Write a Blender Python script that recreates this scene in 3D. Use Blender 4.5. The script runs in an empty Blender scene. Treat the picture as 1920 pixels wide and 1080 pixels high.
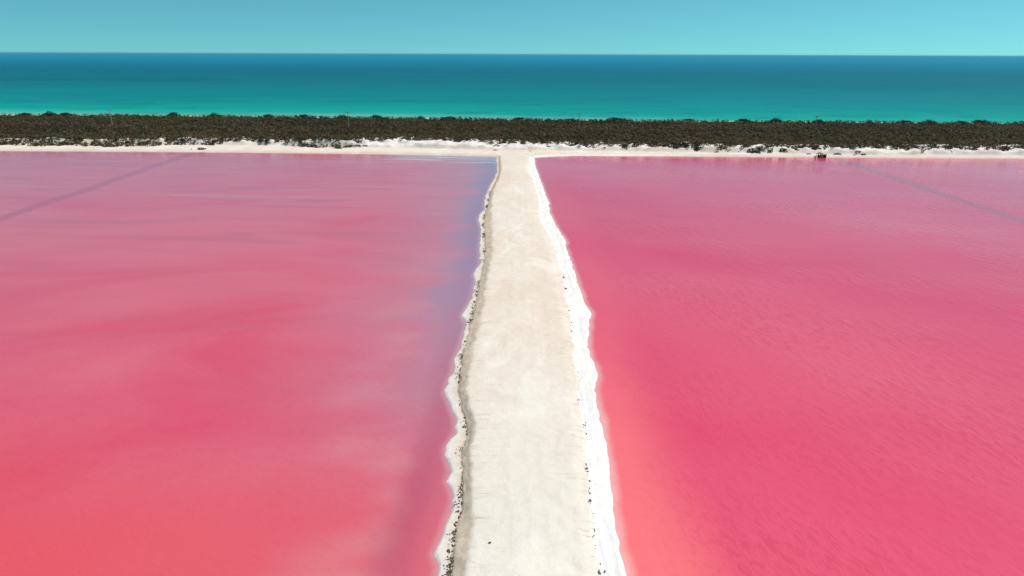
import bpy, math, random
import numpy as np
from mathutils import Matrix, Vector

rng = np.random.default_rng(7)
random.seed(7)
R = math.radians
scene = bpy.context.scene
C = scene.collection

# ------------------------------------------------------------------ camera
H = 30.0                      # height of the drone above the lakes
F = 1300.0                    # focal length in pixels of the 1920 px wide photograph
PITCH = math.atan2(540 - 100.5, F)
ROLL = math.atan2(7.0, 1920.0)
cam_d = bpy.data.cameras.new('camera')
cam_d.sensor_width = 36.0
cam_d.lens = F / 1920.0 * 36.0
cam_d.clip_start = 0.5
cam_d.clip_end = 120000.0
cam = bpy.data.objects.new('camera', cam_d)
C.objects.link(cam)
CM = Matrix.Translation((0, 0, H)) @ Matrix.Rotation(math.pi / 2 - PITCH, 4, 'X') @ Matrix.Rotation(ROLL, 4, 'Z')
cam.matrix_world = CM
scene.camera = cam

# ------------------------------------------------------------------ sky, sun, exposure
SUN_EL, SUN_AZ = 57.0, 70.0         # azimuth clockwise from +Y (the view direction): from the right, a little ahead
world = bpy.data.worlds.new('World')
scene.world = world
world.use_nodes = True
wn, wl = world.node_tree.nodes, world.node_tree.links
wn.clear()
sky = wn.new('ShaderNodeTexSky')
sky.sky_type = 'NISHITA'
sky.sun_disc = False
sky.sun_elevation = R(SUN_EL)
sky.sun_rotation = R(SUN_AZ)
sky.altitude = 0
sky.air_density = 0.6
sky.dust_density = 0.6
sky.ozone_density = 5.0
tint = wn.new('ShaderNodeMix'); tint.data_type = 'RGBA'; tint.blend_type = 'MULTIPLY'
tint.inputs[0].default_value = 1.0
tint.inputs[7].default_value = (0.54, 1.14, 0.86, 1)
bg = wn.new('ShaderNodeBackground'); bg.inputs[1].default_value = 0.125
wo = wn.new('ShaderNodeOutputWorld')
tc = wn.new('ShaderNodeTexCoord'); up = wn.new('ShaderNodeVectorMath'); up.operation = 'ADD'; up.inputs[1].default_value = (0, 0, 0.06)
nz = wn.new('ShaderNodeVectorMath'); nz.operation = 'NORMALIZE'
wl.new(tc.outputs['Generated'], up.inputs[0]); wl.new(up.outputs[0], nz.inputs[0]); wl.new(nz.outputs[0], sky.inputs[0])
wl.new(sky.outputs[0], tint.inputs[6]); wl.new(tint.outputs[2], bg.inputs[0]); wl.new(bg.outputs[0], wo.inputs[0])

sun_d = bpy.data.lights.new('sun', 'SUN')
sun_d.energy = 4.1
sun_d.angle = R(0.53)
sun_d.color = (1.0, 0.86, 0.78)
sun = bpy.data.objects.new('sun', sun_d)
C.objects.link(sun)
sd = Vector((math.sin(R(SUN_AZ)) * math.cos(R(SUN_EL)), math.cos(R(SUN_AZ)) * math.cos(R(SUN_EL)), math.sin(R(SUN_EL))))
sun.rotation_euler = sd.to_track_quat('Z', 'Y').to_euler()
sun.location = (60, -40, 120)

vs = scene.view_settings
vs.view_transform = 'Standard'; vs.look = 'None'; vs.exposure = 0.0; vs.gamma = 1.0; vs.use_curve_mapping = False

# ------------------------------------------------------------------ helpers
_RM = np.array(CM.to_3x3())

def px(points, z=0.0):
    """photo pixels -> world x, y on the level z"""
    p = np.asarray(points, float)
    d = np.stack([(p[:, 0] - 960) / F, (540 - p[:, 1]) / F, -np.ones(len(p))], 1) @ _RM.T
    t = (z - H) / d[:, 2]
    return np.stack([d[:, 0] * t, d[:, 1] * t], 1)

def _hash(ix, iy, s):
    h = (ix.astype(np.int64) * 374761393 + iy.astype(np.int64) * 668265263 + s * 974711) & 0xffffffff
    h = ((h ^ (h >> 13)) * 1274126177) & 0xffffffff
    return ((h ^ (h >> 16)) & 0xffffff) / float(0xffffff)

def noise(x, y, s=0):
    x = np.asarray(x, float); y = np.asarray(y, float)
    x, y = np.broadcast_arrays(x, y)
    ix = np.floor(x); iy = np.floor(y)
    fx = x - ix; fy = y - iy
    fx = fx * fx * (3 - 2 * fx); fy = fy * fy * (3 - 2 * fy)
    a = _hash(ix, iy, s); b = _hash(ix + 1, iy, s); c = _hash(ix, iy + 1, s); d = _hash(ix + 1, iy + 1, s)
    return (a + (b - a) * fx) * (1 - fy) + (c + (d - c) * fx) * fy

def fbm(x, y, s=0, o=4):
    v = 0; a = 0.5; t = 0
    for k in range(o):
        v = v + a * noise(np.asarray(x) * 2 ** k, np.asarray(y) * 2 ** k, s + k * 17); t += a; a *= 0.5
    return v / t

def sm(a, b, x):
    t = np.clip((np.asarray(x, float) - a) / (b - a), 0, 1)
    return t * t * (3 - 2 * t)

def grid_mesh(name, X, Y, Z, attrs=None, smooth=True):
    n, m = X.shape
    co = np.stack([X, Y, Z], -1).reshape(-1, 3)
    i = np.arange(n * m).reshape(n, m)
    f = np.stack([i[:-1, :-1], i[:-1, 1:], i[1:, 1:], i[1:, :-1]], -1).reshape(-1, 4)
    return raw_mesh(name, co, f, attrs, smooth)

def raw_mesh(name, co, f, attrs=None, smooth=False, cols=None):
    me = bpy.data.meshes.new(name)
    k = f.shape[1]
    me.vertices.add(len(co)); me.vertices.foreach_set('co', np.ascontiguousarray(co, np.float32).ravel())
    me.loops.add(f.size); me.loops.foreach_set('vertex_index', np.ascontiguousarray(f, np.int32).ravel())
    me.polygons.add(len(f))
    me.polygons.foreach_set('loop_start', np.arange(0, f.size, k, dtype=np.int32))
    me.polygons.foreach_set('loop_total', np.full(len(f), k, np.int32))
    me.polygons.foreach_set('use_smooth', np.full(len(f), smooth, bool))
    me.update(calc_edges=True)
    for an, av in (attrs or {}).items():
        a = me.attributes.new(an, 'FLOAT', 'POINT'); a.data.foreach_set('value', np.ascontiguousarray(av, np.float32).ravel())
    if cols is not None:
        a = me.color_attributes.new('tone', 'FLOAT_COLOR', 'POINT')
        a.data.foreach_set('color', np.ascontiguousarray(cols, np.float32).ravel())
    return me

def obj(name, me, mat=None, parent=None, loc=None):
    o = bpy.data.objects.new(name, me); C.objects.link(o)
    if mat is not None and me is not None and len(me.materials) == 0: me.materials.append(mat)
    if parent: o.parent = parent
    if loc is not None: o.location = loc
    return o

def tag(o, label=None, cat=None, group=None, kind=None):
    for k, v in (('label', label), ('category', cat), ('group', group), ('kind', kind)):
        if v: o[k] = v
    return o

class NT:
    """small helper for node materials"""
    def __init__(self, name):
        self.m = bpy.data.materials.new(name); self.m.use_nodes = True
        self.n, self.l = self.m.node_tree.nodes, self.m.node_tree.links
        self.n.clear()
        self.out = self.n.new('ShaderNodeOutputMaterial')
        self.b = self.n.new('ShaderNodeBsdfPrincipled')
        self.l.new(self.b.outputs[0], self.out.inputs[0])
        self.pos = self.n.new('ShaderNodeNewGeometry').outputs['Position']
    def put(self, sock, v):
        if isinstance(v, (int, float)): sock.default_value = v
        elif isinstance(v, tuple): sock.default_value = v if len(v) != 3 or sock.type == 'VECTOR' else (*v, 1)
        else: self.l.new(v, sock)
    def math(self, op, a, b=None, c=None, clamp=False):
        q = self.n.new('ShaderNodeMath'); q.operation = op; q.use_clamp = clamp
        for i, v in enumerate((a, b, c)):
            if v is not None: self.put(q.inputs[i], v)
        return q.outputs[0]
    def mul(self, *a):
        r = a[0]
        for v in a[1:]: r = self.math('MULTIPLY', r, v)
        return r
    def add(self, a, b): return self.math('ADD', a, b)
    def ss(self, a, b, x, lo=0.0, hi=1.0):
        q = self.n.new('ShaderNodeMapRange'); q.interpolation_type = 'SMOOTHSTEP'
        self.put(q.inputs[0], x); self.put(q.inputs[1], a); self.put(q.inputs[2], b); self.put(q.inputs[3], lo); self.put(q.inputs[4], hi)
        return q.outputs[0]
    def attr(self, name):
        q = self.n.new('ShaderNodeAttribute'); q.attribute_name = name
        return q
    def mapping(self, vec, scale=(1, 1, 1), rot=(0, 0, 0), loc=(0, 0, 0)):
        q = self.n.new('ShaderNodeMapping'); self.l.new(vec, q.inputs[0])
        q.inputs[1].default_value = loc; q.inputs[2].default_value = rot; q.inputs[3].default_value = scale
        return q.outputs[0]
    def noise(self, scale=(1, 1, 1), rot=0.0, detail=3.0, rough=0.5, dist=0.0, loc=(0, 0, 0), vec=None):
        # rotate first, then stretch along the rotated axes
        v = vec or self.pos
        if rot: v = self.mapping(v, rot=(0, 0, rot))
        v = self.mapping(v, scale=scale, loc=loc)
        q = self.n.new('ShaderNodeTexNoise'); self.l.new(v, q.inputs['Vector'])
        q.inputs['Scale'].default_value = 1.0; q.inputs['Detail'].default_value = detail
        q.inputs['Roughness'].default_value = rough; q.inputs['Distortion'].default_value = dist
        return q.outputs[0]
    def mix(self, f, a, b):
        q = self.n.new('ShaderNodeMix'); q.data_type = 'RGBA'
        self.put(q.inputs[0], f); self.put(q.inputs[6], a); self.put(q.inputs[7], b)
        return q.outputs[2]
    def ramp(self, x, stops):
        q = self.n.new('ShaderNodeValToRGB'); self.l.new(x, q.inputs[0])
        e = q.color_ramp.elements
        while len(e) < len(stops): e.new(0.5)
        for el, (p, c) in zip(e, stops): el.position = p; el.color = (*c, 1)
        return q.outputs[0]
    def sep(self, v=None):
        q = self.n.new('ShaderNodeSeparateXYZ'); self.l.new(v or self.pos, q.inputs[0]); return q.outputs
    def bump(self, h, strength=1.0, dist=1.0, normal=None):
        q = self.n.new('ShaderNodeBump'); self.put(q.inputs['Height'], h)
        self.put(q.inputs['Strength'], strength); self.put(q.inputs['Distance'], dist)
        if normal: self.l.new(normal, q.inputs['Normal'])
        return q.outputs[0]
    def fin(self, color, rough=0.9, normal=None, spec=None):
        self.put(self.b.inputs['Base Color'], color); self.put(self.b.inputs['Roughness'], rough)
        if normal: self.l.new(normal, self.b.inputs['Normal'])
        if spec is not None: self.put(self.b.inputs['Specular IOR Level'], spec)
        return self.m

# ------------------------------------------------------------------ traced lines of the place
def line(pts, z, y0=-60.0):
    w = px(pts, z)
    w = w[np.argsort(w[:, 1])]
    first = w[0]
    ext = np.array([[first[0] - 0.4 + 0.8 * random.random(), first[1] - k] for k in range(int(first[1] - y0), 2, -6)]).reshape(-1, 2)
    w = np.vstack([ext, w])
    return lambda y: np.interp(y, w[:, 1], w[:, 0])

LEFT_WATER = line([(931,294),(932,322),(927,335),(916,354),(909,372),(908,394),(899,402),(896,413),(902,430),(899,460),(900,494),(887,516),(891,524),(885,558),(866,592),(874,610),(867,632),(864,647),(857,665),(851,675),(850,692),(841,715),(834,735),(839,750),(849,772),(856,792),(855,812),(839,835),(835,852),(842,870),(846,885),(839,902),(847,915),(852,932),(847,955),(837,980),(829,1007),(814,1040),(824,1060),(821,1080)], 0.0)
LEFT_FOOT = line([(934,294),(935,322),(929,340),(920,358),(915,377),(912,394),(909,405),(906,420),(908,435),(909,460),(907,490),(902,510),(891,571),(882,605),(869,657),(865,682),(860,715),(857,735),(862,755),(871,785),(876,820),(866,850),(866,875),(866,915),(865,950),(855,982),(851,1017),(847,1052),(842,1080)], 0.12)
LEFT_TOP = line([(938,292),(938,322),(930,340),(923,358),(922,385),(923,422),(924,452),(922,480),(915,519),(910,552),(905,592),(897,620),(892,645),(887,667),(880,702),(876,730),(876,750),(880,775),(884,815),(878,850),(876,880),(878,915),(886,950),(886,985),(880,1010),(875,1060),(874,1080)], 0.65)
RIGHT_TOP = line([(991,294),(990,320),(1000,338),(1007,363),(1010,391),(1009,408),(1018,424),(1029,441),(1037,460),(1046,497),(1054,516),(1058,552),(1063,575),(1067,585),(1067,610),(1075,647),(1072,672),(1081,700),(1084,720),(1078,732),(1084,755),(1090,785),(1095,812),(1093,840),(1092,860),(1097,892),(1100,922),(1105,965),(1112,1035),(1122,1075)], 0.5)
RIGHT_WATER = line([(1002,297),(1004,313),(1016,344),(1021,360),(1029,380),(1031,400),(1042,422),(1062,455),(1060,463),(1073,497),(1083,530),(1099,574),(1107,586),(1105,610),(1102,642),(1105,670),(1116,687),(1119,705),(1114,730),(1120,760),(1127,790),(1135,825),(1137,852),(1142,880),(1147,930),(1152,970),(1162,1030),(1174,1075)], 0.0)

def xline(pts, z):
    w = px(pts, z); w = w[np.argsort(w[:, 0])]
    return lambda x: np.interp(x, w[:, 0], w[:, 1])

SHORE = xline([(-400,279),(0,282.5),(240,284),(480,286),(700,288.5),(850,291.5),(931,293.5),(960,294),(1002,295.5),(1030,293.5),(1080,292),(1200,292.5),(1380,294),(1600,295.5),(1920,297.5),(2400,301)], 0.0)
DUNE = xline([(-400,265),(0,268),(240,270),(480,272),(600,273.5),(700,276),(960,281),(1200,283.5),(1380,285.5),(1600,289.5),(1920,292),(2400,296)], 0.5)
BUSH = xline([(-400,261.5),(0,265),(100,266),(240,267),(350,264.5),(480,263.5),(560,266),(640,271),(680,266),(740,263.5),(860,265),(960,268),(1100,272),(1200,275),(1300,275),(1380,278),(1500,279),(1600,277.5),(1750,279),(1920,279.5),(2400,284)], 1.6)
CANOPY = xline([(-400,212.5),(0,216.5),(200,217.5),(400,219.5),(600,221.5),(800,223.5),(1000,226),(1200,228),(1400,229),(1600,230.5),(1920,233),(2400,238)], 1.9)

# ------------------------------------------------------------------ materials
def sand_material():
    t = NT('salt_sand')
    P = t.sep()
    salt, bank, wet, edge, litter = (t.attr(k).outputs['Fac'] for k in ('salt', 'bank', 'wet', 'edge', 'litter'))
    n1 = t.noise((0.10, 0.05, 0.1), detail=4, rough=0.6)
    n2 = t.noise((0.9, 1.1, 1), detail=5, rough=0.65)
    n3 = t.noise((7, 7, 7), detail=3, rough=0.7)
    col = t.mix(t.ss(0.35, 0.65, n1), (0.75, 0.64, 0.54), (0.80, 0.73, 0.645))
    col = t.mix(t.mul(t.ss(0.5, 0.8, n2), 0.35), col, (0.62, 0.55, 0.45))
    near = t.ss(30.0, 75.0, t.add(P[1], t.mul(t.math('SUBTRACT', n1, 0.5), 40.0)), 1.0, 0.0)
    col = t.mix(t.mul(near, 0.7), col, (0.79, 0.785, 0.72))
    mott = t.noise((0.45, 0.30, 1), detail=5, rough=0.7, dist=1.2)
    col = t.mix(t.mul(t.ss(0.48, 0.72, mott), 0.55), col, (0.66, 0.60, 0.50))
    col = t.mix(t.mul(t.ss(0.55, 0.75, t.noise((0.8, 0.5, 1), detail=4, rough=0.7, dist=1.5, loc=(5, 5, 0))), 0.6), col, (0.84, 0.80, 0.73))
    u = t.attr('across').outputs['Fac']
    for c0, w0, st in ((0.30, 0.05, 0.5), (0.46, 0.045, 0.4), (0.60, 0.05, 0.45), (0.75, 0.045, 0.4)):
        uu = t.add(u, t.mul(t.math('SUBTRACT', t.noise((0.05, 0.05, 1), detail=2, loc=(c0 * 40, 3, 0)), 0.5), 0.12))
        tr = t.mul(t.ss(0.0, w0, t.math('ABSOLUTE', t.math('SUBTRACT', uu, c0)), 1.0, 0.0), t.ss(0.35, 0.65, t.noise((0.5, 0.22, 1), detail=4, rough=0.7, loc=(c0 * 30, 8, 0))), st * 0.5)
        col = t.mix(tr, col, (0.60, 0.51, 0.41))
    bright = t.mul(t.ss(0.5, 0.68, t.noise((0.22, 0.09, 1), detail=5, rough=0.65, dist=0.6, loc=(9, 2, 0))), 0.75)
    col = t.mix(bright, col, (0.86, 0.82, 0.74))
    # faint wheel and rake marks running across and along the track
    rill = t.noise((0.35, 3.2, 1), detail=3, rough=0.6, dist=0.4)
    col = t.mix(t.mul(t.ss(0.56, 0.72, rill), t.add(t.mul(edge, 0.75), 0.05)), col, (0.40, 0.33, 0.26))
    # eroded bank of tan soil
    bk = t.mix(t.ss(0.35, 0.7, n2), (0.54, 0.44, 0.335), (0.68, 0.575, 0.45))
    bk = t.mix(t.mul(t.ss(0.55, 0.72, n3), 0.6), bk, (0.27, 0.215, 0.17))
    col = t.mix(t.math('MULTIPLY', bank, 0.9, clamp=True), col, bk)
    sl = t.mix(t.ss(0.3, 0.7, n2), (0.80, 0.80, 0.79), (0.88, 0.87, 0.85))
    col = t.mix(t.math('MULTIPLY', salt, t.add(t.mul(n3, 0.4), 0.8), clamp=True), col, sl)
    band = t.noise((1.8, 0.18, 1), detail=5, rough=0.65, dist=0.6)
    col = t.mix(t.mul(t.ss(0.48, 0.64, band), salt, 0.6), col, (0.66, 0.675, 0.67))
    col = t.mix(t.mul(t.ss(0.56, 0.7, t.noise((1.1, 0.7, 1), detail=5, rough=0.7, loc=(2, 2, 0))), salt, 0.4), col, (0.70, 0.62, 0.55))
    col = t.mix(t.mul(wet, 0.5), col, (0.60, 0.50, 0.44))
    col = t.mix(litter, col, (0.10, 0.082, 0.055))
    h = t.add(t.mul(n2, 0.09), t.mul(n3, 0.022))
    return t.fin(col, 0.92, t.bump(h, 0.8, 1.0), 0.25)
SAND = sand_material()

def seg(p0, p1, z=0.0):
    a, b = px([p0, p1], z)
    d = (b - a) / np.linalg.norm(b - a)
    return float(-d[1]), float(d[0]), float(-(-d[1] * a[0] + d[0] * a[1])), a, b

def channel(t, p0, p1, width):
    """soft dark line of deeper water along a straight submerged ditch"""
    nx, ny, c, a, b = seg(p0, p1)
    s = t.sep()
    wob = t.mul(t.math('SUBTRACT', t.noise((0.06, 0.06, 1), detail=2), 0.5), 2.2)
    d = t.math('ABSOLUTE', t.add(t.add(t.add(t.mul(s[0], nx), t.mul(s[1], ny)), c), wob))
    return t.ss(0.25 * width, width, d, 1.0, 0.0)

def right_lake_material():
    t = NT('pink_water_rippled')
    s = t.attr('off').outputs['Fac']
    P = t.sep()
    big = t.noise((0.012, 0.02, 1), rot=0.3, detail=3)
    mid = t.noise((0.10, 0.05, 1), detail=3)
    fine = t.noise((1.9, 0.85, 1), rot=R(-16), detail=2.5, rough=0.6, dist=0.8)
    gust = t.ss(0.3, 0.7, t.noise((0.03, 0.045, 1), rot=0.5, detail=3), 0.25, 1.25)
    amp = t.mul(t.ss(1.0, 10.0, s, 0.2, 1.0), gust)
    col = t.mix(t.ss(0.32, 0.68, big), (0.73, 0.040, 0.122), (0.77, 0.104, 0.178))
    # shallow shelf along the causeway, coral over the pale bed
    sw = t.add(s, t.mul(t.math('SUBTRACT', mid, 0.5), 5.0))
    shelf = t.mul(t.ss(1.5, 8.0, sw, 1.0, 0.0), t.ss(32.0, 88.0, t.add(P[1], t.mul(t.math('SUBTRACT', mid, 0.5), 40.0)), 1.0, 0.18))
    col = t.mix(t.mul(shelf, 0.95), col, (0.92, 0.180, 0.195))
    mid2 = t.noise((0.35, 0.25, 1), detail=3)
    rim = t.ss(0.0, 0.9, t.add(s, t.mul(t.math('SUBTRACT', mid2, 0.5), 0.8)), 1.0, 0.0)
    col = t.mix(t.mul(rim, 0.75), col, (0.86, 0.50, 0.48))
    col = t.mix(t.mul(channel(t, (1575, 299), (1920, 416), 2.6), 0.85), col, (0.50, 0.075, 0.14))
    col = t.mix(t.mul(t.ss(0.46, 0.64, fine), amp, 0.40), col, (0.62, 0.05, 0.10))
    h = t.add(t.mul(fine, 0.07), t.mul(t.noise((0.9, 0.3, 1), rot=R(-14), detail=2), 0.08))
    return t.fin(col, 0.10, t.bump(t.mul(h, amp), 0.8, 1.0), 0.65)

def left_lake_material():
    t = NT('pink_water_streaked')
    s = t.attr('off').outputs['Fac']
    P = t.sep()
    y = P[1]
    streak = t.noise((0.022, 0.045, 1), rot=R(-8), detail=4, rough=0.6, dist=0.8)
    streak2 = t.noise((0.028, 0.16, 1), rot=R(5), detail=3, rough=0.5, dist=0.4, loc=(4, 9, 0))
    patch = t.noise((0.02, 0.03, 1), detail=3, loc=(7, 1, 0))
    col = t.mix(t.ss(0.20, 0.80, t.add(streak, t.ss(60.0, 120.0, y, -0.04, 0.18))), (0.70, 0.064, 0.132), (0.73, 0.150, 0.210))  # far half paled in the base colour, standing in for grazing sky reflection
    # nearer part of the lake is more coral
    cor = t.mul(t.ss(34.0, 62.0, t.add(y, t.mul(t.math('SUBTRACT', patch, 0.5), 50.0)), 1.0, 0.0), 0.8)
    col = t.mix(cor, col, (0.76, 0.090, 0.112))
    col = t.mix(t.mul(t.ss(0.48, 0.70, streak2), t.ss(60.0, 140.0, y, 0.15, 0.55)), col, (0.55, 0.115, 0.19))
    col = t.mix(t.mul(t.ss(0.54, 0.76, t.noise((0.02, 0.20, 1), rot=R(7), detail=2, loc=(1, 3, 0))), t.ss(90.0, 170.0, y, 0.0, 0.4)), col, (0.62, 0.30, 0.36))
    # greyish mauve band along the causeway, stronger and bluer farther out
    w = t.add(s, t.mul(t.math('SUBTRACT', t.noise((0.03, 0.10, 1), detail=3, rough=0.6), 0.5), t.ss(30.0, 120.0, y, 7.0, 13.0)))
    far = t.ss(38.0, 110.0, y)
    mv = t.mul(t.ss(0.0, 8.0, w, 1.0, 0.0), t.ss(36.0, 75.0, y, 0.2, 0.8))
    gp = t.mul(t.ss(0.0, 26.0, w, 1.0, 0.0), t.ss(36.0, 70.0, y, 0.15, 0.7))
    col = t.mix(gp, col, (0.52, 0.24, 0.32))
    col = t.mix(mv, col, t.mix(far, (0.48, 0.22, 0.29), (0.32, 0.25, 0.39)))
    # paler cloudy patches with a darker ditch between them and the bank
    pale = t.mul(t.ss(2.2, 4.0, w), t.ss(6.0, 12.0, w, 1.0, 0.0), t.ss(0.36, 0.6, t.noise((0.06, 0.11, 1), detail=2, loc=(2, 8, 0))), t.ss(45.0, 110.0, y, 0.5, 0.12))
    col = t.mix(pale, col, (0.66, 0.30, 0.33))
    ditch = t.mul(t.ss(0.0, 2.6, t.math('ABSOLUTE', t.math('SUBTRACT', t.add(t.mul(P[0], -1.0), t.mul(t.math('SUBTRACT', t.noise((0.5, 0.12, 1), detail=2), 0.5), 1.2)), t.ss(32.0, 52.0, y, 7.4, 6.2))), 1.0, 0.0), t.ss(40.0, 85.0, y, 0.5, 0.1))
    col = t.mix(ditch, col, (0.42, 0.07, 0.14))
    rim = t.ss(0.0, 0.7, s, 1.0, 0.0)
    col = t.mix(t.mul(rim, 0.5), col, (0.62, 0.42, 0.42))
    # pale salt scum drifting in the far corner
    v = t.attr('inland').outputs['Fac']
    crn = t.mul(t.ss(22.0, 38.0, s, 1.0, 0.0), t.ss(4.0, 16.0, v, 1.0, 0.0))
    col = t.mix(t.mul(crn, 0.75), col, (0.44, 0.40, 0.47))
    sc = t.mul(t.ss(0.56, 0.66, t.noise((0.05, 0.55, 1), detail=3, loc=(3, 5, 0))), t.ss(28.0, 44.0, s, 1.0, 0.0), t.ss(10.0, 20.0, v, 1.0, 0.0))
    col = t.mix(t.mul(sc, 0.9), col, (0.80, 0.76, 0.78))
    col = t.mix(t.mul(channel(t, (0, 411), (362, 287), 2.6), 0.6), col, (0.50, 0.075, 0.14))
    fine = t.noise((0.9, 1.7, 1), rot=R(24), detail=3, rough=0.6, dist=0.7)
    col = t.mix(t.mul(t.ss(0.48, 0.66, fine), t.ss(0.35, 0.65, patch), 0.12), col, (0.58, 0.06, 0.11))
    return t.fin(col, 0.10, t.bump(t.mul(fine, 0.06), 0.5, 1.0), 0.65)

def sea_material():
    t = NT('sea_water')
    P = t.sep()
    wob = t.mul(t.math('SUBTRACT', t.noise((0.0028, 0.0075, 1), detail=3), 0.5), 110.0)
    d = t.math('MAXIMUM', t.add(t.add(P[1], wob), t.mul(P[0], 0.10)), 310.0)
    k = t.mul(t.math('LOGARITHM', t.math('DIVIDE', d, 310.0), 2.0), 1 / 7.0)     # 0 at the beach, 1 at 40 km
    col = t.ramp(k, [(0.0, (0.30, 0.55, 0.43)), (0.022, (0.12, 0.46, 0.36)), (0.034, (0.004, 0.38, 0.30)), (0.06, (0.001, 0.29, 0.26)), (0.11, (0.001, 0.215, 0.235)),
                     (0.19, (0.001, 0.15, 0.19)), (0.29, (0.001, 0.130, 0.20)), (0.40, (0.001, 0.175, 0.285)), (0.52, (0.002, 0.22, 0.37)), (1.0, (0.003, 0.25, 0.42))])
    weed = t.ss(0.54, 0.68, t.noise((0.0018, 0.011, 1), detail=4, rough=0.55, loc=(0, 4, 0)))
    col = t.mix(t.mul(weed, t.ss(330.0, 420.0, P[1], 0.0, 0.35), t.ss(120.0, -300.0, P[0], 0.35, 1.0)), col, (0.001, 0.085, 0.13))
    wind = t.noise((0.004, 0.02, 1), detail=5, rough=0.65)
    col = t.mix(t.mul(t.ss(0.42, 0.72, wind), 0.35), col, (0.01, 0.19, 0.27))
    chop = t.noise((0.02, 0.055, 1), detail=5, rough=0.75)
    col = t.mix(t.mul(t.ss(0.48, 0.7, chop), 0.45), col, (0.001, 0.095, 0.14))
    h = t.noise((0.15, 0.5, 1), detail=4, rough=0.6)
    return t.fin(col, 0.45, t.bump(t.mul(h, 0.4), 0.5, 1.0), 0.025)

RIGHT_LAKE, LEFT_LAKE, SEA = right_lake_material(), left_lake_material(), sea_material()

# ------------------------------------------------------------------ sea and lakes
def spaced(stops):
    out = [stops[0][0]]
    for (a, _), (b, st) in zip(stops[:-1], stops[1:]):
        k = max(1, int(round((b - a) / st))); out += list(a + (b - a) * np.arange(1, k + 1) / k)
    return np.array(out)

gx = np.array([-40000, -8000, -2000, -600, 0, 600, 2000, 8000, 40000.0]); gy = np.array([-40000, -3000, -300, 200, 320, 500, 1200, 4000, 12000, 40000.0])
X, Y = np.meshgrid(gx, gy)
sea = obj('sea', grid_mesh('sea', X, Y, np.full(X.shape, -0.35)), SEA); sea['kind'] = 'structure'

rows = spaced([(-60, 0), (20, 4), (120, 1.0), (236, 1.0)])
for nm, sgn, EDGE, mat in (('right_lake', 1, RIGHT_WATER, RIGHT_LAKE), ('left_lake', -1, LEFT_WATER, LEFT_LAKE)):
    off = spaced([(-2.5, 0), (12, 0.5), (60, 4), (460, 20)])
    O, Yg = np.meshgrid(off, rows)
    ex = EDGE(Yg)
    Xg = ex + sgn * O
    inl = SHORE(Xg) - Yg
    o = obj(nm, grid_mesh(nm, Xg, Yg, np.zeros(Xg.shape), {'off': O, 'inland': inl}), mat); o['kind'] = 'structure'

# ------------------------------------------------------------------ shore: berm, dunes, ground under the scrub, beach
def billow(x, y, s):
    return 1.0 - np.abs(2 * fbm(x, y, s, 3) - 1) * 2.0

def shore_z(x, y):
    """height of the land between the lakes and the sea"""
    v = y - SHORE(x); d = y - DUNE(x); b = y - BUSH(x); c = y - CANOPY(x)
    z = -0.35 + 0.75 * sm(-1.6, 1.6, v + 0.8 * (fbm(x / 3.0, y / 3.0, 3) - 0.5)) + 0.12 * (fbm(x / 6, y / 4, 5) - 0.5)
    hump = np.clip(billow(x / 6.5, y / 6.0, 21), 0, 1) * (0.3 + 1.0 * fbm(x / 20.0, y / 30.0, 33, 2))
    small = np.clip(billow(x / 2.4, y / 2.2, 27), 0, 1)
    zone = sm(-0.6, 1.5, d + 2.5 * (fbm(x / 7.0, y / 9.0, 61) - 0.5)) * (1 - 0.75 * sm(3.0, 14.0, b))
    z = z + zone * (0.35 + 1.35 * hump + 0.5 * small)
    z = z + 0.6 * sm(0, 12, b)
    z = z - 2.6 * sm(6.0, 42.0, c)
    return z

xs = spaced([(-440, 0), (-330, 3), (330, 0.7), (440, 3)])
vs_ = spaced([(-4, 0), (24, 0.5), (60, 1.0), (180, 4)])
Vg, Xg = np.meshgrid(vs_, xs, indexing='ij')
Yg = SHORE(Xg) + Vg
Zg = shore_z(Xg, Yg)
v = Vg
saltR = np.where(Xg > 2, sm(2.6, 0.8, v + 1.0 * (fbm(Xg / 4, Yg / 4, 9) - 0.5)) * sm(70, 30, Xg - 2), 0)
dz = Yg - DUNE(Xg)
duneamt = sm(0.4, 2.2, dz) * 0.55
scr = sm(0, 8, Yg - BUSH(Xg)) * (1 - sm(8, 20, Yg - CANOPY(Xg)))
wet = np.where(Xg < 0, 0.6, 0.75) * sm(4.5, 0.5, v) * (1 - saltR)
me = grid_mesh('shore', Xg, Yg, Zg, {'salt': np.maximum(saltR, duneamt * 1.1), 'bank': np.clip(scr * 1.1, 0, 1), 'litter': sm(5, 12, Yg - BUSH(Xg) + 6 * (fbm(Xg / 5, Yg / 5, 88) - 0.5)) * (1 - sm(6, 14, Yg - CANOPY(Xg))), 'wet': wet, 'edge': np.zeros(Xg.shape)})
shore = obj('shore', me, SAND); shore['kind'] = 'structure'

# ------------------------------------------------------------------ causeway between the lakes
rows = spaced([(-60, 0), (28, 2.0), (75, 0.14), (140, 0.28), (238, 0.5)])
jag = lambda y, s, a: a * (fbm(y / 1.3, 0 * y, s, 4) - 0.5) * 2
lw, lf, lt, rt, rw = LEFT_WATER(rows), LEFT_FOOT(rows), LEFT_TOP(rows), RIGHT_TOP(rows), RIGHT_WATER(rows)
lw = lw + jag(rows, 40, 0.22); rw = rw + jag(rows, 41, 0.20)
lf = np.maximum(lf + jag(rows, 42, 0.22), lw + 0.18); lt = np.maximum(lt + jag(rows, 43, 0.32), lf + 0.75)
rt = np.minimum(rt + jag(rows, 44, 0.28), rw - 0.45)
fall = 1 - 0.45 * sm(200, 222, rows)          # the track comes down to the berm
seglist = []                                  # (x, z, salt, bank, edge) columns
def col(x, z, salt, bank, edge): seglist.append([np.broadcast_to(np.asarray(q, float), rows.shape).copy() for q in (x, z, salt, bank, edge)])
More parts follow.
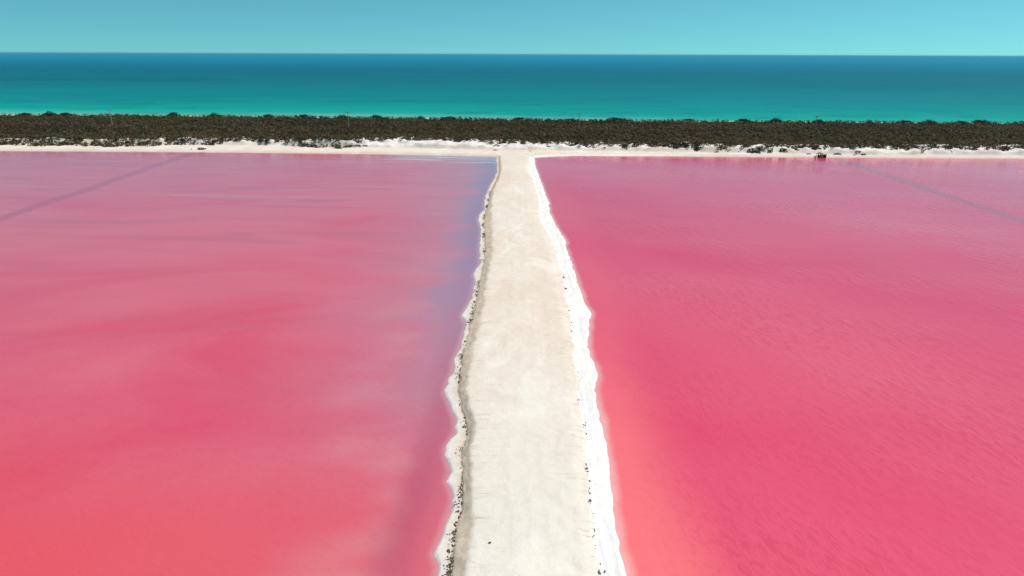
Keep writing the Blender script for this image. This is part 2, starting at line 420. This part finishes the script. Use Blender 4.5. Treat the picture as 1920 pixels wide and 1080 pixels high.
for k in np.linspace(-1, 0, 4): col(lw + k * 0.9, k * 0.35 - 0.01, 1, 0, 0)
for k in np.linspace(0.1, 1, 7):
    lump = 0.05 * fbm(rows / 0.7, rows * 0 + k * 2, 51)
    col(lw + (lf - lw) * k, 0.03 + 0.08 * math.sin(k * 2.6) + lump, (0.55, 0.35, 0.15)[int(k * 2.99)], (0.1, 0.45, 0.8)[int(k * 2.99)], 0)
for k in np.linspace(0.06, 1, 12):
    scar = fbm(rows / 1.1, rows * 0 + k * 3, 53)
    zz = 0.10 + (0.50 * fall - 0.10) * (0.12 * sm(0, 0.12, k) + 0.88 * k ** 0.95) + 0.12 * (scar - 0.5) * math.sin(k * math.pi)
    col(lf + (lt - lf) * k, zz, 0, 1 - 0.85 * float(sm(0.72, 1.0, k)), 0.6)
W = rt - lt
for k in np.linspace(0.015, 1, 40):
    e = float(np.exp(-min(k, 1 - k) * 9))
    col(lt + W * k, (0.52 + 0.06 * math.sin(k * math.pi)) * fall - 0.12 * float(sm(0.9, 1.0, k)) * fall, 0.0, 0.10 * e, e)
S = rw - rt
for k, zz, sa, bk in ((0.05, 0.30, 0.3, 0.8), (0.10, 0.20, 0.75, 0.35), (0.2, 0.17, 1, 0.1), (0.35, 0.15, 1, 0), (0.5, 0.13, 1, 0), (0.65, 0.11, 1, 0), (0.8, 0.09, 1, 0), (0.92, 0.05, 1, 0), (1.0, 0.005, 1, 0)):
    col(rt + S * k, zz + 0.05 * (fbm(rows / 0.9, rows * 0 + k * 3, 57) - 0.5) * (1 - k), sa, bk, 0)
for k in (0.3, 0.6, 1.0): col(rw + k * 1.0, -0.35 * k, 1, 0, 0)
A = np.array(seglist)                          # columns, 5, rows
Xc, Zc, Sc, Bc, Ec = (A[:, i, :].T for i in range(5))
Yc = np.repeat(rows[:, None], Xc.shape[1], 1)
Zc = Zc + 0.05 * (fbm(Xc / 1.2, Yc / 1.2, 71) - 0.5) + 0.03 * (fbm(Xc / 0.35, Yc / 0.35, 73, 3) - 0.5) * (Zc > 0.02)
Wc = np.zeros(Xc.shape)
causeway = obj('causeway', grid_mesh('causeway', Xc, Yc, Zc, {'salt': Sc, 'bank': Bc, 'wet': Wc, 'edge': Ec, 'across': (Xc - lt[:, None]) / W[:, None]}), SAND); causeway['kind'] = 'structure'

# ------------------------------------------------------------------ stones along the banks
def stone_material(name, a, b):
    t = NT(name)
    return t.fin(t.mix(t.ss(0.35, 0.65, t.noise((6, 6, 6), detail=4)), a, b), 0.9, t.bump(t.noise((18, 18, 18), detail=3), 0.5, 0.05), 0.3)
STONE = stone_material('dark_stone', (0.085, 0.070, 0.056), (0.20, 0.165, 0.135))

def ico_stone(s):
    import bmesh
    bm = bmesh.new(); bmesh.ops.create_icosphere(bm, subdivisions=2, radius=1.0)
    rr = random.Random(s)
    cuts = [(Vector((rr.uniform(-1, 1), rr.uniform(-1, 1), rr.uniform(-1, 1))).normalized(), rr.uniform(0.55, 0.85)) for _ in range(9)]
    for vv in bm.verts:
        for n_, d_ in cuts:                    # chip flat faces off the ball
            k = vv.co.dot(n_) - d_
            if k > 0: vv.co -= n_ * k
    me = bpy.data.meshes.new('stone'); bm.to_mesh(me); bm.free(); me.materials.append(STONE)
    return me
stone_meshes = [ico_stone(s) for s in range(5)]

def place_stones(LINE, z, ranges, label, group, dx):
    for (ya, yb, n, size) in ranges:
        wa = px([(960, yb)], z)[0, 1]; wb = px([(960, ya)], z)[0, 1]
        for _ in range(n):
            y = random.uniform(wa, wb)
            x = float(LINE(y)) + random.gauss(dx, 0.13)
            r = size * random.uniform(0.45, 1.25)
            o = obj('stone', random.choice(stone_meshes), loc=(x, y, z + r * 0.12))
            o.scale = (r * random.uniform(0.7, 1.1), r * random.uniform(0.8, 1.7), r * random.uniform(0.5, 0.8))
            o.rotation_euler = (random.uniform(-.2, .2), random.uniform(-.2, .2), random.uniform(-0.5, 0.5))
            tag(o, label, 'stone', group)
place_stones(RIGHT_TOP, 0.20, [(512, 522, 3, .2), (533, 556, 7, .2), (572, 622, 13, .16), (690, 724, 9, .11), (786, 826, 12, .09), (868, 925, 26, .11), (925, 956, 11, .10), (962, 978, 6, .10), (1030, 1080, 13, .08)],
             'small dark stone at the inner edge of the wide white salt band', 'dark stones between the track and the wide salt band', 0.12)
place_stones(LEFT_FOOT, 0.13, [(362, 392, 8, .26), (418, 474, 14, .22), (560, 610, 10, .14), (640, 722, 22, .14), (780, 832, 13, .09), (874, 930, 13, .09), (930, 1000, 20, .105), (1000, 1082, 26, .115)],
             'small dark stone at the foot of the eroded tan bank', 'dark stones at the foot of the tan bank', 0.0)
p = px([(918, 1018)], 0.56)[0]
o = obj('stone', stone_meshes[1], loc=(float(p[0]), float(p[1]), 0.59)); o.scale = (0.11, 0.09, 0.07)
tag(o, 'single dark stone lying alone on the open pale causeway', 'stone')

# crumbs of soil and gravel too small to count along the same edges
def crumbs(LINE, z, n, spread, seed):
    g = np.random.default_rng(seed)
    y = 28 + 130 * g.uniform(0, 1, n) ** 1.6
    dens = fbm(y / 2.2, y * 0, seed, 3)
    k = dens + g.uniform(-0.15, 0.15, n) > 0.5
    y = y[k]; m = len(y)
    x = LINE(y) + g.normal(0, spread, m); rr = g.uniform(0.025, 0.085, m)
    base = np.array([(1, 0, 0), (-.5, .87, 0), (-.5, -.87, 0), (0, 0, 1)], float)
    V = base[None] * g.uniform(0.6, 1.3, (m, 4, 3)) * rr[:, None, None]
    a = g.uniform(0, 6.28, m); c_, s_ = np.cos(a)[:, None], np.sin(a)[:, None]
    V = np.stack([V[..., 0] * c_ - V[..., 1] * s_, V[..., 0] * s_ + V[..., 1] * c_, V[..., 2]], -1)
    V += np.stack([x, y, np.full(m, z)], -1)[:, None, :]
    f = (np.array([(0, 1, 3), (1, 2, 3), (2, 0, 3)])[None] + 4 * np.arange(m)[:, None, None]).reshape(-1, 3)
    return V.reshape(-1, 3), f
SOIL = stone_material('brown_crumbs', (0.13, 0.10, 0.075), (0.30, 0.23, 0.17))
for LINE, z, n, sp, sd_, lab in ((LEFT_FOOT, 0.15, 6500, 0.22, 301, 'brown gravel crumbs strewn at the foot of the tan bank'), (RIGHT_TOP, 0.20, 2600, 0.12, 302, 'brown gravel crumbs along the inner edge of the salt band')):
    V, f = crumbs(LINE, z, n, sp, sd_)
    tag(obj('gravel', raw_mesh('gravel', V, f), SOIL), lab, 'gravel', None, 'stuff')

# ------------------------------------------------------------------ coastal scrub
def leaf_material(name):
    t = NT(name)
    c = t.attr('tone').outputs['Color']
    q = t.mix(t.mul(t.ss(0.4, 0.7, t.noise((2.5, 2.5, 2.5), detail=3)), 0.5), c, (0.036, 0.032, 0.016))
    m = t.fin(q, 0.75, None, 0.15)
    tr = t.n.new('ShaderNodeBsdfTranslucent'); mx = t.n.new('ShaderNodeMixShader')
    t.l.new(q, tr.inputs[0]); mx.inputs[0].default_value = 0.35
    t.l.new(t.b.outputs[0], mx.inputs[1]); t.l.new(tr.outputs[0], mx.inputs[2]); t.l.new(mx.outputs[0], t.out.inputs[0])
    return m
LEAF = leaf_material('scrub_leaves')

TONES = 1.2 * np.array([(0.086, 0.074, 0.034), (0.108, 0.078, 0.044), (0.072, 0.072, 0.032), (0.118, 0.090, 0.050), (0.086, 0.058, 0.040), (0.066, 0.078, 0.036)])

def shrub_leaves(cx, cy, cz, rx, rz, tone, nleaf, size):
    """leaf clumps (quads) spread through the upper shell of each shrub; arrays of shrubs at once"""
    n = len(cx)
    th = rng.uniform(0, 2 * np.pi, (n, nleaf)); u = rng.uniform(-0.15, 1.0, (n, nleaf))
    rad = rng.uniform(0.62, 1.08, (n, nleaf))
    lob = 1 + 0.22 * np.sin(th * 3 + rng.uniform(0, 6.3, (n, 1))) 
    c = np.sqrt(np.clip(1 - u * u, 0, 1))
    P = np.stack([cx[:, None] + rx[:, None] * rad * lob * c * np.cos(th), cy[:, None] + rx[:, None] * rad * lob * c * np.sin(th), cz[:, None] + rz[:, None] * rad * np.maximum(u, 0.02 + 0.25 * u)], -1)
    nrm = np.stack([c * np.cos(th), c * np.sin(th), u + 0.5], -1) + rng.normal(0, 0.5, (n, nleaf, 3))
    nrm /= np.linalg.norm(nrm, axis=-1, keepdims=True)
    r_ = rng.normal(0, 1, (n, nleaf, 3))
    a = np.cross(nrm, r_); a /= np.linalg.norm(a, axis=-1, keepdims=True); b = np.cross(nrm, a)
    s = (size * rng.uniform(0.6, 1.3, (n, nleaf)))[..., None] * rx[:, None, None]
    a = a * s; b = b * s * 0.75
    V = np.stack([P - a, P - b * 0.8, P + a * 0.9, P + b], 2).reshape(-1, 3)
    f = np.arange(len(V)).reshape(-1, 4)
    T = np.repeat(np.repeat(tone[:, None, :], nleaf, 1) * rng.uniform(0.8, 1.2, (n, nleaf, 1)), 4, axis=1).reshape(-1, 3)
    return V, f, np.concatenate([T, np.ones((len(T), 1))], 1)

N = 40000
sx = rng.uniform(-400, 400, N); fr = rng.uniform(0, 1, N)
y0, y1 = BUSH(sx), CANOPY(sx)
sy = y0 - 1.0 + (y1 - y0 + 3) * fr + 5.5 * (fbm(sx / 6.0, sx * 0, 81) - 0.6) * (1 - fr)
keep = (noise(sx / 16, sy / 12, 91) + rng.uniform(0, 0.6, N) > 0.16)
sx, sy, fr = sx[keep], sy[keep], fr[keep]; N = len(sx)
ti = (fbm(sx / 34, sy / 13, 95, 4) * 2.0 - 0.5 + rng.normal(0, 0.10, N)).clip(0, 0.999)
tone = TONES[(ti * len(TONES)).astype(int)] * (0.62 + 0.8 * fbm(sx / 20, sy / 9, 97, 3))[:, None] * rng.uniform(0.85, 1.15, (N, 1))
green = 0.6 * sm(0.93, 1.0, fr)[:, None]
tone = tone * (1 - green) + np.array([0.020, 0.052, 0.026]) * green
sr = rng.uniform(0.55, 1.15, N) * (1 + 0.35 * (rng.uniform(0, 1, N) > 0.93))
sh = (1.15 + 0.9 * fbm(sx / 9, sy / 9, 99, 3)) * rng.uniform(0.94, 1.06, N) * (0.75 + 0.4 * fr)
V, f, T = shrub_leaves(sx, sy, shore_z(sx, sy) - 0.15, sr, sh, tone, 18, 0.40)
scrub = obj('scrub', raw_mesh('scrub', V, f, None, False, T), LEAF)
tag(scrub, 'dense olive brown coastal scrub covering the land before the sea', 'scrub', None, 'stuff')

# single low shrubs scattered over the pale dunes
shrub_meshes = []
for k in range(5):
    one = lambda q: np.array([float(q)])
    V, f, T = shrub_leaves(one(0), one(0), one(-0.05), one(1.0), one(0.75), TONES[[k]] * 0.9, 60, 0.26)
    me = raw_mesh('dune_shrub', V, f, None, False, T); me.materials.append(LEAF); shrub_meshes.append(me)
for k in range(190):
    x = random.uniform(-250, 250)
    yd, yb = float(DUNE(x)), float(BUSH(x))
    y = yd + (random.uniform(-0.2, 0.35) if random.random() < 0.45 else random.uniform(0.3, 1.0)) * max(4.0, yb - yd)
    if noise(np.array([x / 12.0]), np.array([3.3]), 15)[0] < 0.42: continue
    r = random.uniform(0.3, 0.95)
    o = obj('dune_shrub', random.choice(shrub_meshes), loc=(x, y, float(shore_z(np.array([x]), np.array([y]))[0]) - 0.03))
    o.scale = (r * random.uniform(1, 1.7), r, r * random.uniform(0.7, 1.0)); o.rotation_euler = (0, 0, random.uniform(-.4, .4))
    tag(o, 'low dark shrub growing on the pale dunes in front of the scrub', 'shrub', 'low shrubs on the pale dunes')

# taller trees on the seaward edge of the scrub
BARK = stone_material('grey_bark', (0.10, 0.085, 0.07), (0.17, 0.15, 0.125))
def tube(pts, rad, n=6):
    pts = np.array(pts, float); ring = np.linspace(0, 2 * np.pi, n, endpoint=False)
    V = np.concatenate([np.stack([p_[0] + r_ * np.cos(ring), p_[1] + r_ * np.sin(ring), np.full(n, p_[2])], 1) for p_, r_ in zip(pts, rad)])
    f = [[k * n + j, k * n + (j + 1) % n, (k + 1) * n + (j + 1) % n, (k + 1) * n + j] for k in range(len(pts) - 1) for j in range(n)]
    return V, np.array(f)
def join(parts):
    V, Fs, b = [], [], 0
    for v_, f_ in parts: V.append(v_); Fs.append(f_ + b); b += len(v_)
    return np.concatenate(V), np.concatenate(Fs)
tree_kinds = []
for k in range(3):
    limbs = [tube([(0, 0, -0.3), (0.1, 0, 1.2), (0.0, 0.1, 2.4)], (0.16, 0.12, 0.06))]
    ends = [(0, 0.1, 2.7)]
    for j in range(5):
        a = j * 1.26 + random.random(); L = random.uniform(0.8, 1.6)
        e = (L * math.cos(a), L * math.sin(a), random.uniform(1.5, 2.5)); ends.append(e)
        limbs.append(tube([(0.08, 0, 0.8), (e[0] * .5, e[1] * .5, 1.4), e], (0.08, 0.06, 0.03), 5))
    V, f = join(limbs); tm = raw_mesh('trunk', V, f, None, True); tm.materials.append(BARK)
    E = np.array(ends); nE = len(E)
    V, f, T = shrub_leaves(E[:, 0], E[:, 1], E[:, 2] - 0.7, rng.uniform(0.8, 1.25, nE), rng.uniform(0.8, 1.2, nE), np.repeat([[0.018, 0.040, 0.020]], nE, 0), 60, 0.24)
    cm = raw_mesh('crown', V, f, None, False, T); cm.materials.append(LEAF)
    tree_kinds.append((tm, cm))
TREE_X = [47, 100, 128, 330, 402, 505, 575, 645, 705, 722, 790, 845, 972, 1028, 1070, 1150, 1166, 1290, 1392, 1455, 1530, 1690, 1740, 1800, 1838]
for k, tx in enumerate(TREE_X):
    q = px([(tx, np.interp(tx, [0, 400, 1000, 1400, 1920], [216.5, 219.5, 226, 229, 233]))], 1.9)[0]
    x, y = float(q[0]), float(q[1]) - random.uniform(0, 3)
    z = float(shore_z(np.array([x]), np.array([y]))[0])
    tm, cm = tree_kinds[k % 3]
    root = obj('coastal_tree', None, loc=(x, y, z)); root.rotation_euler = (0, 0, random.uniform(0, 6.28))
    s = random.uniform(0.85, 1.15); root.scale = (s * random.uniform(1.1, 1.9), s * 1.1, s * random.uniform(0.68, 0.9))
    tag(root, 'dark green tree standing above the scrub along its seaward edge', 'tree', 'taller trees on the seaward edge of the scrub')
    obj('trunk', tm, None, root); obj('crown', cm, None, root)

# ------------------------------------------------------------------ utility poles in the scrub
CONC = stone_material('pale_concrete', (0.30, 0.28, 0.25), (0.38, 0.36, 0.32))
CERAM = stone_material('insulator_glaze', (0.20, 0.10, 0.07), (0.28, 0.15, 0.10))
def box(x0, x1, y0, y1, z0, z1):
    V = np.array([[x, y, z] for z in (z0, z1) for x, y in ((x0, y0), (x1, y0), (x1, y1), (x0, y1))], float)
    f = np.array([[3, 2, 1, 0], [4, 5, 6, 7], [0, 1, 5, 4], [1, 2, 6, 5], [2, 3, 7, 6], [3, 0, 4, 7]])
    return V, f
V, f = tube([(0, 0, -0.5), (0, 0, 4), (0, 0, 7.2), (0, 0, 7.25)], (0.20, 0.17, 0.13, 0.02), 8); pole_m = raw_mesh('shaft', V, f, None, True); pole_m.materials.append(CONC)
V, f = box(-1.1, 1.1, -0.16, -0.06, 6.6, 6.72); arm_m = raw_mesh('crossarm', V, f); arm_m.materials.append(CONC)
V, f = tube([(0, 0, 0), (0, 0, .1), (0, 0, .12), (0, 0, .22), (0, 0, .25)], (.03, .03, .07, .06, .01), 8); ins_m = raw_mesh('insulator', V, f, None, True); ins_m.materials.append(CERAM)
for pxx, lab in ((211, None), (654, None), (1085, None), (1528, None)):
    q = px([(pxx, np.interp(pxx, [0, 1920], [236, 253]))], 1.5)[0]
    x, y = float(q[0]), float(q[1])
    root = obj('utility_pole', None, loc=(x, y, float(shore_z(np.array([x]), np.array([y]))[0])))
    tag(root, 'thin pale utility pole rising out of the coastal scrub', 'pole', 'utility poles in the scrub')
    obj('shaft', pole_m, None, root); obj('crossarm', arm_m, None, root)
    for dx in (-1.0, -0.45, 1.0): obj('insulator', ins_m, None, root, (dx, -0.11, 6.71))

# ------------------------------------------------------------------ small sluices where the dark ditches meet the shore
WOOD = stone_material('dark_wood', (0.018, 0.011, 0.010), (0.045, 0.028, 0.024))
def sluice(q, sc, label):
    root = obj('sluice', None, loc=(float(q[0]), float(q[1]), 0.0)); root.scale = (sc, sc, sc)
    tag(root, label, 'sluice', None)
    for xx in (-1.05, -0.35, 0.35, 1.05):
        V, f = box(xx - .09, xx + .09, -.1, .1, -0.5, 1.15); obj('post', raw_mesh('post', V, f), WOOD, root)
    V, f = box(-1.22, 1.22, -.14, .14, 1.15, 1.29); obj('beam', raw_mesh('beam', V, f), WOOD, root)
    for k in range(4):
        V, f = box(-1.02, 1.02, 0.1, 0.17, -0.2 + k * 0.3, 0.07 + k * 0.3); obj('gate_board', raw_mesh('gate_board', V, f), WOOD, root)
    for s in (-1, 1):
        V, f = box(s * 1.12 - .08, s * 1.12 + .08, 0.12, 2.0, -0.5, 0.85); obj('side_wall', raw_mesh('side_wall', V, f), WOOD, root)
    return root
qa = px([(377, 282.5)], 0.1)[0]; qb = px([(1543, 295)], 0.1)[0]
sluice(qa, 0.85, 'low dark sluice on the shore where the line across the mauve edged lake ends')
sluice(qb, 0.85, 'low dark sluice on the shore where the line across the rippled lake ends')
for q, dxp, lab in ((qa, -19, 'small dark post stub beside the sluice of the mauve edged lake'), (qb, -12, 'small dark post stub beside the sluice of the rippled lake')):
    x = float(q[0]) + dxp * 0.17
    V, f = join([tube([(0, 0, -.5), (0.02, 0, .45), (0.03, 0, .6), (0.03, 0, .62)], (.2, .18, .16, .02), 9), tube([(-.45, .1, -.5), (-.43, .1, .3), (-.43, .1, .32)], (.14, .13, .02), 9)])
    o = obj('post_stub', raw_mesh('post_stub', V, f), WOOD, None, (x, float(q[1]) + 0.4, 0.05)); tag(o, lab, 'post')

# ------------------------------------------------------------------ hazy air over land and sea
t = bpy.data.materials.new('hazy_air'); t.use_nodes = True
t.node_tree.nodes.clear()
vo = t.node_tree.nodes.new('ShaderNodeVolumePrincipled'); ou = t.node_tree.nodes.new('ShaderNodeOutputMaterial')
vo.inputs['Color'].default_value = (0.45, 0.86, 0.97, 1); vo.inputs['Density'].default_value = 1.8e-5; vo.inputs['Anisotropy'].default_value = 0.0
t.node_tree.links.new(vo.outputs[0], ou.inputs['Volume'])
V, f = box(-42000, 42000, -42000, 42000, -2.2, 33.0)
hz = obj('haze', raw_mesh('haze', V, f), t)
tag(hz, 'thin pale sea haze fading the water towards the horizon', 'haze', None, 'stuff')
